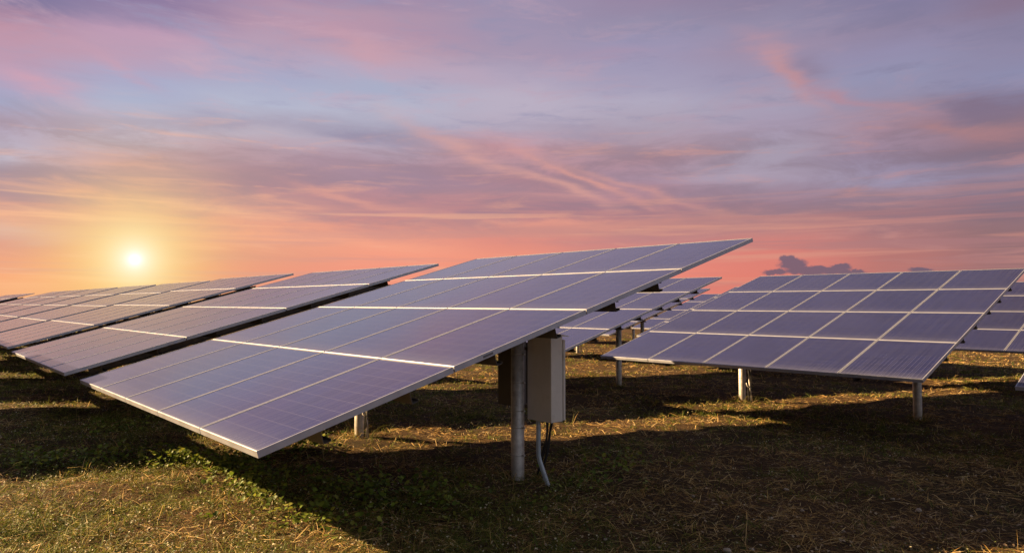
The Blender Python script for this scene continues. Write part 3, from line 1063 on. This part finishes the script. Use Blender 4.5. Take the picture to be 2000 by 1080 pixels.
GREENS = [(.085, .115, .014), (.13, .155, .020), (.055, .085, .014), (.18, .18, .030), (.23, .20, .045)]
STRAWS = [(.50, .32, .105), (.40, .245, .075), (.28, .155, .046), (.64, .46, .20), (.14, .07, .026), (.08, .042, .017)]

pts, r = sample_points(420, 5, 3.6, 46, 11)
g = fields(pts[:, 0], pts[:, 1])
keep = r.random(len(pts)) < (.03 + .97 * g)
pts = pts[keep]
hscale = .45 + 1.3 * fbm(N2, pts[:, 0] + 3, pts[:, 1] + 8, 1.3) ** 1.4
blades(pts, r, 7, (.04, .15), hscale, (.0, .95), .0050, .00085, "grass", M_GRASS, GREENS,
       "short green grass in patches between the solar tables", .8, .035)
# matted stems: short chaff and long bent straws
pts, r = sample_points(280, 5, 3.6, 46, 12)
g = fields(pts[:, 0], pts[:, 1])
cl = fbm(N3, pts[:, 0] + 9, pts[:, 1] + 2, 2.4)
pts = pts[r.random(len(pts)) < (1.0 - .6 * g) * np.clip((cl - .25) * 3, .25, 1)]
blades(pts, r, 6, (.05, .17), np.ones(len(pts)), (.60, 1.6), .0040, .00072, "dry_grass", M_STRAW, STRAWS,
       "matted brown dry grass covering the field", .4, .05)
pts, r = sample_points(60, 5, 3.6, 30, 14)
g = fields(pts[:, 0], pts[:, 1])
pts = pts[r.random(len(pts)) < (1.0 - .5 * g)]
blades(pts, r, 4, (.12, .40), np.ones(len(pts)), (1.2, 1.58), .0030, .00052, "straw", M_STRAW, STRAWS[:4],
       "long bent straws lying over the field", .3, .09)
# taller stalks standing here and there
pts, r = sample_points(10, 5, 4.2, 40, 13)
blades(pts, r, 3, (.10, .30), np.ones(len(pts)), (.05, .7), .0034, .00060, "tall_grass", M_GRASS, GREENS + STRAWS[:4],
       "taller single stalks of grass standing above the turf", .6, .03)


post_pts = []
for o in bpy.data.objects:
    if o.name.split('.')[0] == 'post' and o.parent is not None:
        w = o.parent.matrix_basis @ o.location
        if 3 < w.y < 24 and abs(w.x) < .9 * w.y:
            post_pts.append((w.x, w.y))
r = np.random.default_rng(31)
pp = np.repeat(np.array(post_pts), 22, 0)
a_ = r.random(len(pp)) * 2 * np.pi
pp = pp + np.stack([np.cos(a_), np.sin(a_)], -1) * (.07 + .22 * r.random(len(pp)) ** 1.5)[:, None]
blades(pp, r, 7, (.07, .30), np.ones(len(pp)), (.05, .9), .0045, .00070, "rough_grass", M_GRASS, GREENS + STRAWS[:5],
       "rough unmown grass standing round the feet of the posts", .8, .03)


def leaves(pts, r, per, size, height, name, palette, label, rad=.08, kpix=.0011):
    P = np.repeat(pts, per, 0)
    n = len(P)
    P = P + r.normal(0, rad, (n, 2))
    d = P[:, 1].clip(1)
    Z = ground_z(P[:, 0], P[:, 1]) + height * r.random(n) ** 1.3
    s = np.maximum(size[0] + (size[1] - size[0]) * r.random(n), d * kpix)
    # leaf frame: tilted normal, random heading
    th = r.random(n) * 2 * np.pi
    ti = r.normal(0, .55, n)
    f_ = np.stack([np.cos(th) * np.cos(ti), np.sin(th) * np.cos(ti), np.sin(ti)], -1)
    sd = np.stack([-np.sin(th), np.cos(th), r.normal(0, .35, n)], -1)
    sd /= np.linalg.norm(sd, axis=1, keepdims=True)
    up = np.cross(f_, sd)
    C0 = np.stack([P[:, 0], P[:, 1], Z], -1)
    out = [(0, 0, 0), (.28, .50, .10), (.62, .42, .12), (1.0, 0, -.06), (.62, -.42, .12), (.28, -.50, .10), (.45, 0, -.04)]
    V = np.empty((n, 7, 3))
    for j, (a_, b_, c_) in enumerate(out):
        V[:, j] = C0 + f_ * (s * a_)[:, None] + sd * (s * b_)[:, None] + up * (s * c_)[:, None]
    pal = np.array(palette)
    colr = pal[r.integers(0, len(pal), n)] * (.7 + .6 * r.random(n))[:, None]
    tint = np.repeat(colr[:, None, :], 7, 1)
    return build_cover(name, V, [(0, 6, 1), (1, 6, 2), (2, 6, 3), (3, 6, 4), (4, 6, 5), (5, 6, 0)], tint, M_LEAF, label)


# broad-leaved weeds: along the edge of the sunlit patch and under the near corner of the nearest table
r = np.random.default_rng(21)
def ground_px(px, py):
    d = 1342.45 * CAM_H / (py - 591)
    return ((px - 1000) / 1342.45 * d, d)


strip = []
for (px0, py0, px1, py1, n_, sp) in ((20, 935, 300, 912, 60, .10), (300, 915, 470, 935, 90, .13), (430, 920, 520, 990, 40, .10), (470, 905, 640, 880, 70, .14),
                                     (500, 960, 900, 985, 130, .28), (560, 1000, 700, 1060, 40, .2), (1040, 960, 1240, 900, 30, .25), (180, 860, 330, 850, 25, .2)):
    a0 = np.array(ground_px(px0, py0)); a1 = np.array(ground_px(px1, py1))
    t = r.random(n_)[:, None]
    strip.append(a0 + (a1 - a0) * t + r.normal(0, sp, (n_, 2)))
leaves(np.concatenate(strip), r, 9, (.022, .052), .17, "broadleaf_weeds", [(.12, .17, .018), (.17, .22, .028), (.08, .12, .018), (.22, .23, .035)],
       "broad-leaved green weeds along the edge of the sunlit grass", .07)
pts, r = sample_points(150, 5, 3.8, 30, 22)
g = fields(pts[:, 0], pts[:, 1])
pts = pts[r.random(len(pts)) < g * 1.1]
leaves(pts, r, 5, (.008, .017), .085, "clover", [(.075, .10, .025), (.10, .125, .03), (.17, .16, .07), (.50, .45, .28), (.60, .54, .36), (.055, .08, .02)],
       "low clover with pale flower heads in the grass", .05, .0010)
pts, r = sample_points(70, 5, 3.8, 30, 23)
leaves(pts, r, 3, (.01, .028), .02, "leaf_litter", [(.30, .21, .12), (.22, .14, .07), (.14, .08, .04), (.40, .31, .20)],
       "fallen dry leaf scraps lying among the straw", .07, .0010)

# ------------------------------------------------------------------ a few pale stones
def stone_mesh(seed):
    import bmesh
    r_ = random.Random(seed)
    bm = bmesh.new()
    bmesh.ops.create_icosphere(bm, subdivisions=3, radius=1)
    off = Vector((r_.uniform(0, 50), r_.uniform(0, 50), 0))
    from mathutils import noise as mn
    for v in bm.verts:
        k = 1 + .35 * mn.noise(v.co * .9 + off) + .12 * mn.noise(v.co * 2.7 + off)
        v.co = Vector((v.co.x * k, v.co.y * k * .8, v.co.z * k * .55))
    me = bpy.data.meshes.new("stone")
    bm.to_mesh(me); bm.free()
    me.materials.append(M_STONE)
    for p in me.polygons:
        p.use_smooth = True
    return me


M_STONE = metal_mat("pale_limestone", (.30, .25, .19), 0.0, .85, .3, 30)
STONES = [stone_mesh(i) for i in range(4)]
rr = random.Random(5)
for (px_, py_, s_) in ((1415, 1070, .030), (1462, 1062, .022), (1530, 942, .024), (1785, 977, .026), (1790, 940, .022), (1560, 985, .020),
                       (1735, 958, .020), (1350, 970, .018), (1500, 1005, .016), (1910, 1012, .02), (1180, 1050, .016), (1640, 1020, .016)):
    gx_, gy_ = ground_px(px_, py_)
    o = link("stone", STONES[rr.randrange(4)], None, (gx_, gy_, float(ground_z(gx_, gy_)) + s_ * .75), (rr.uniform(-.3, .3), rr.uniform(-.3, .3), rr.uniform(0, 6)))
    o.scale = (s_, s_, s_)
    tag(o, "small pale stone lying in the shaded straw at the lower right", "stone", "pale stones in the dry grass")
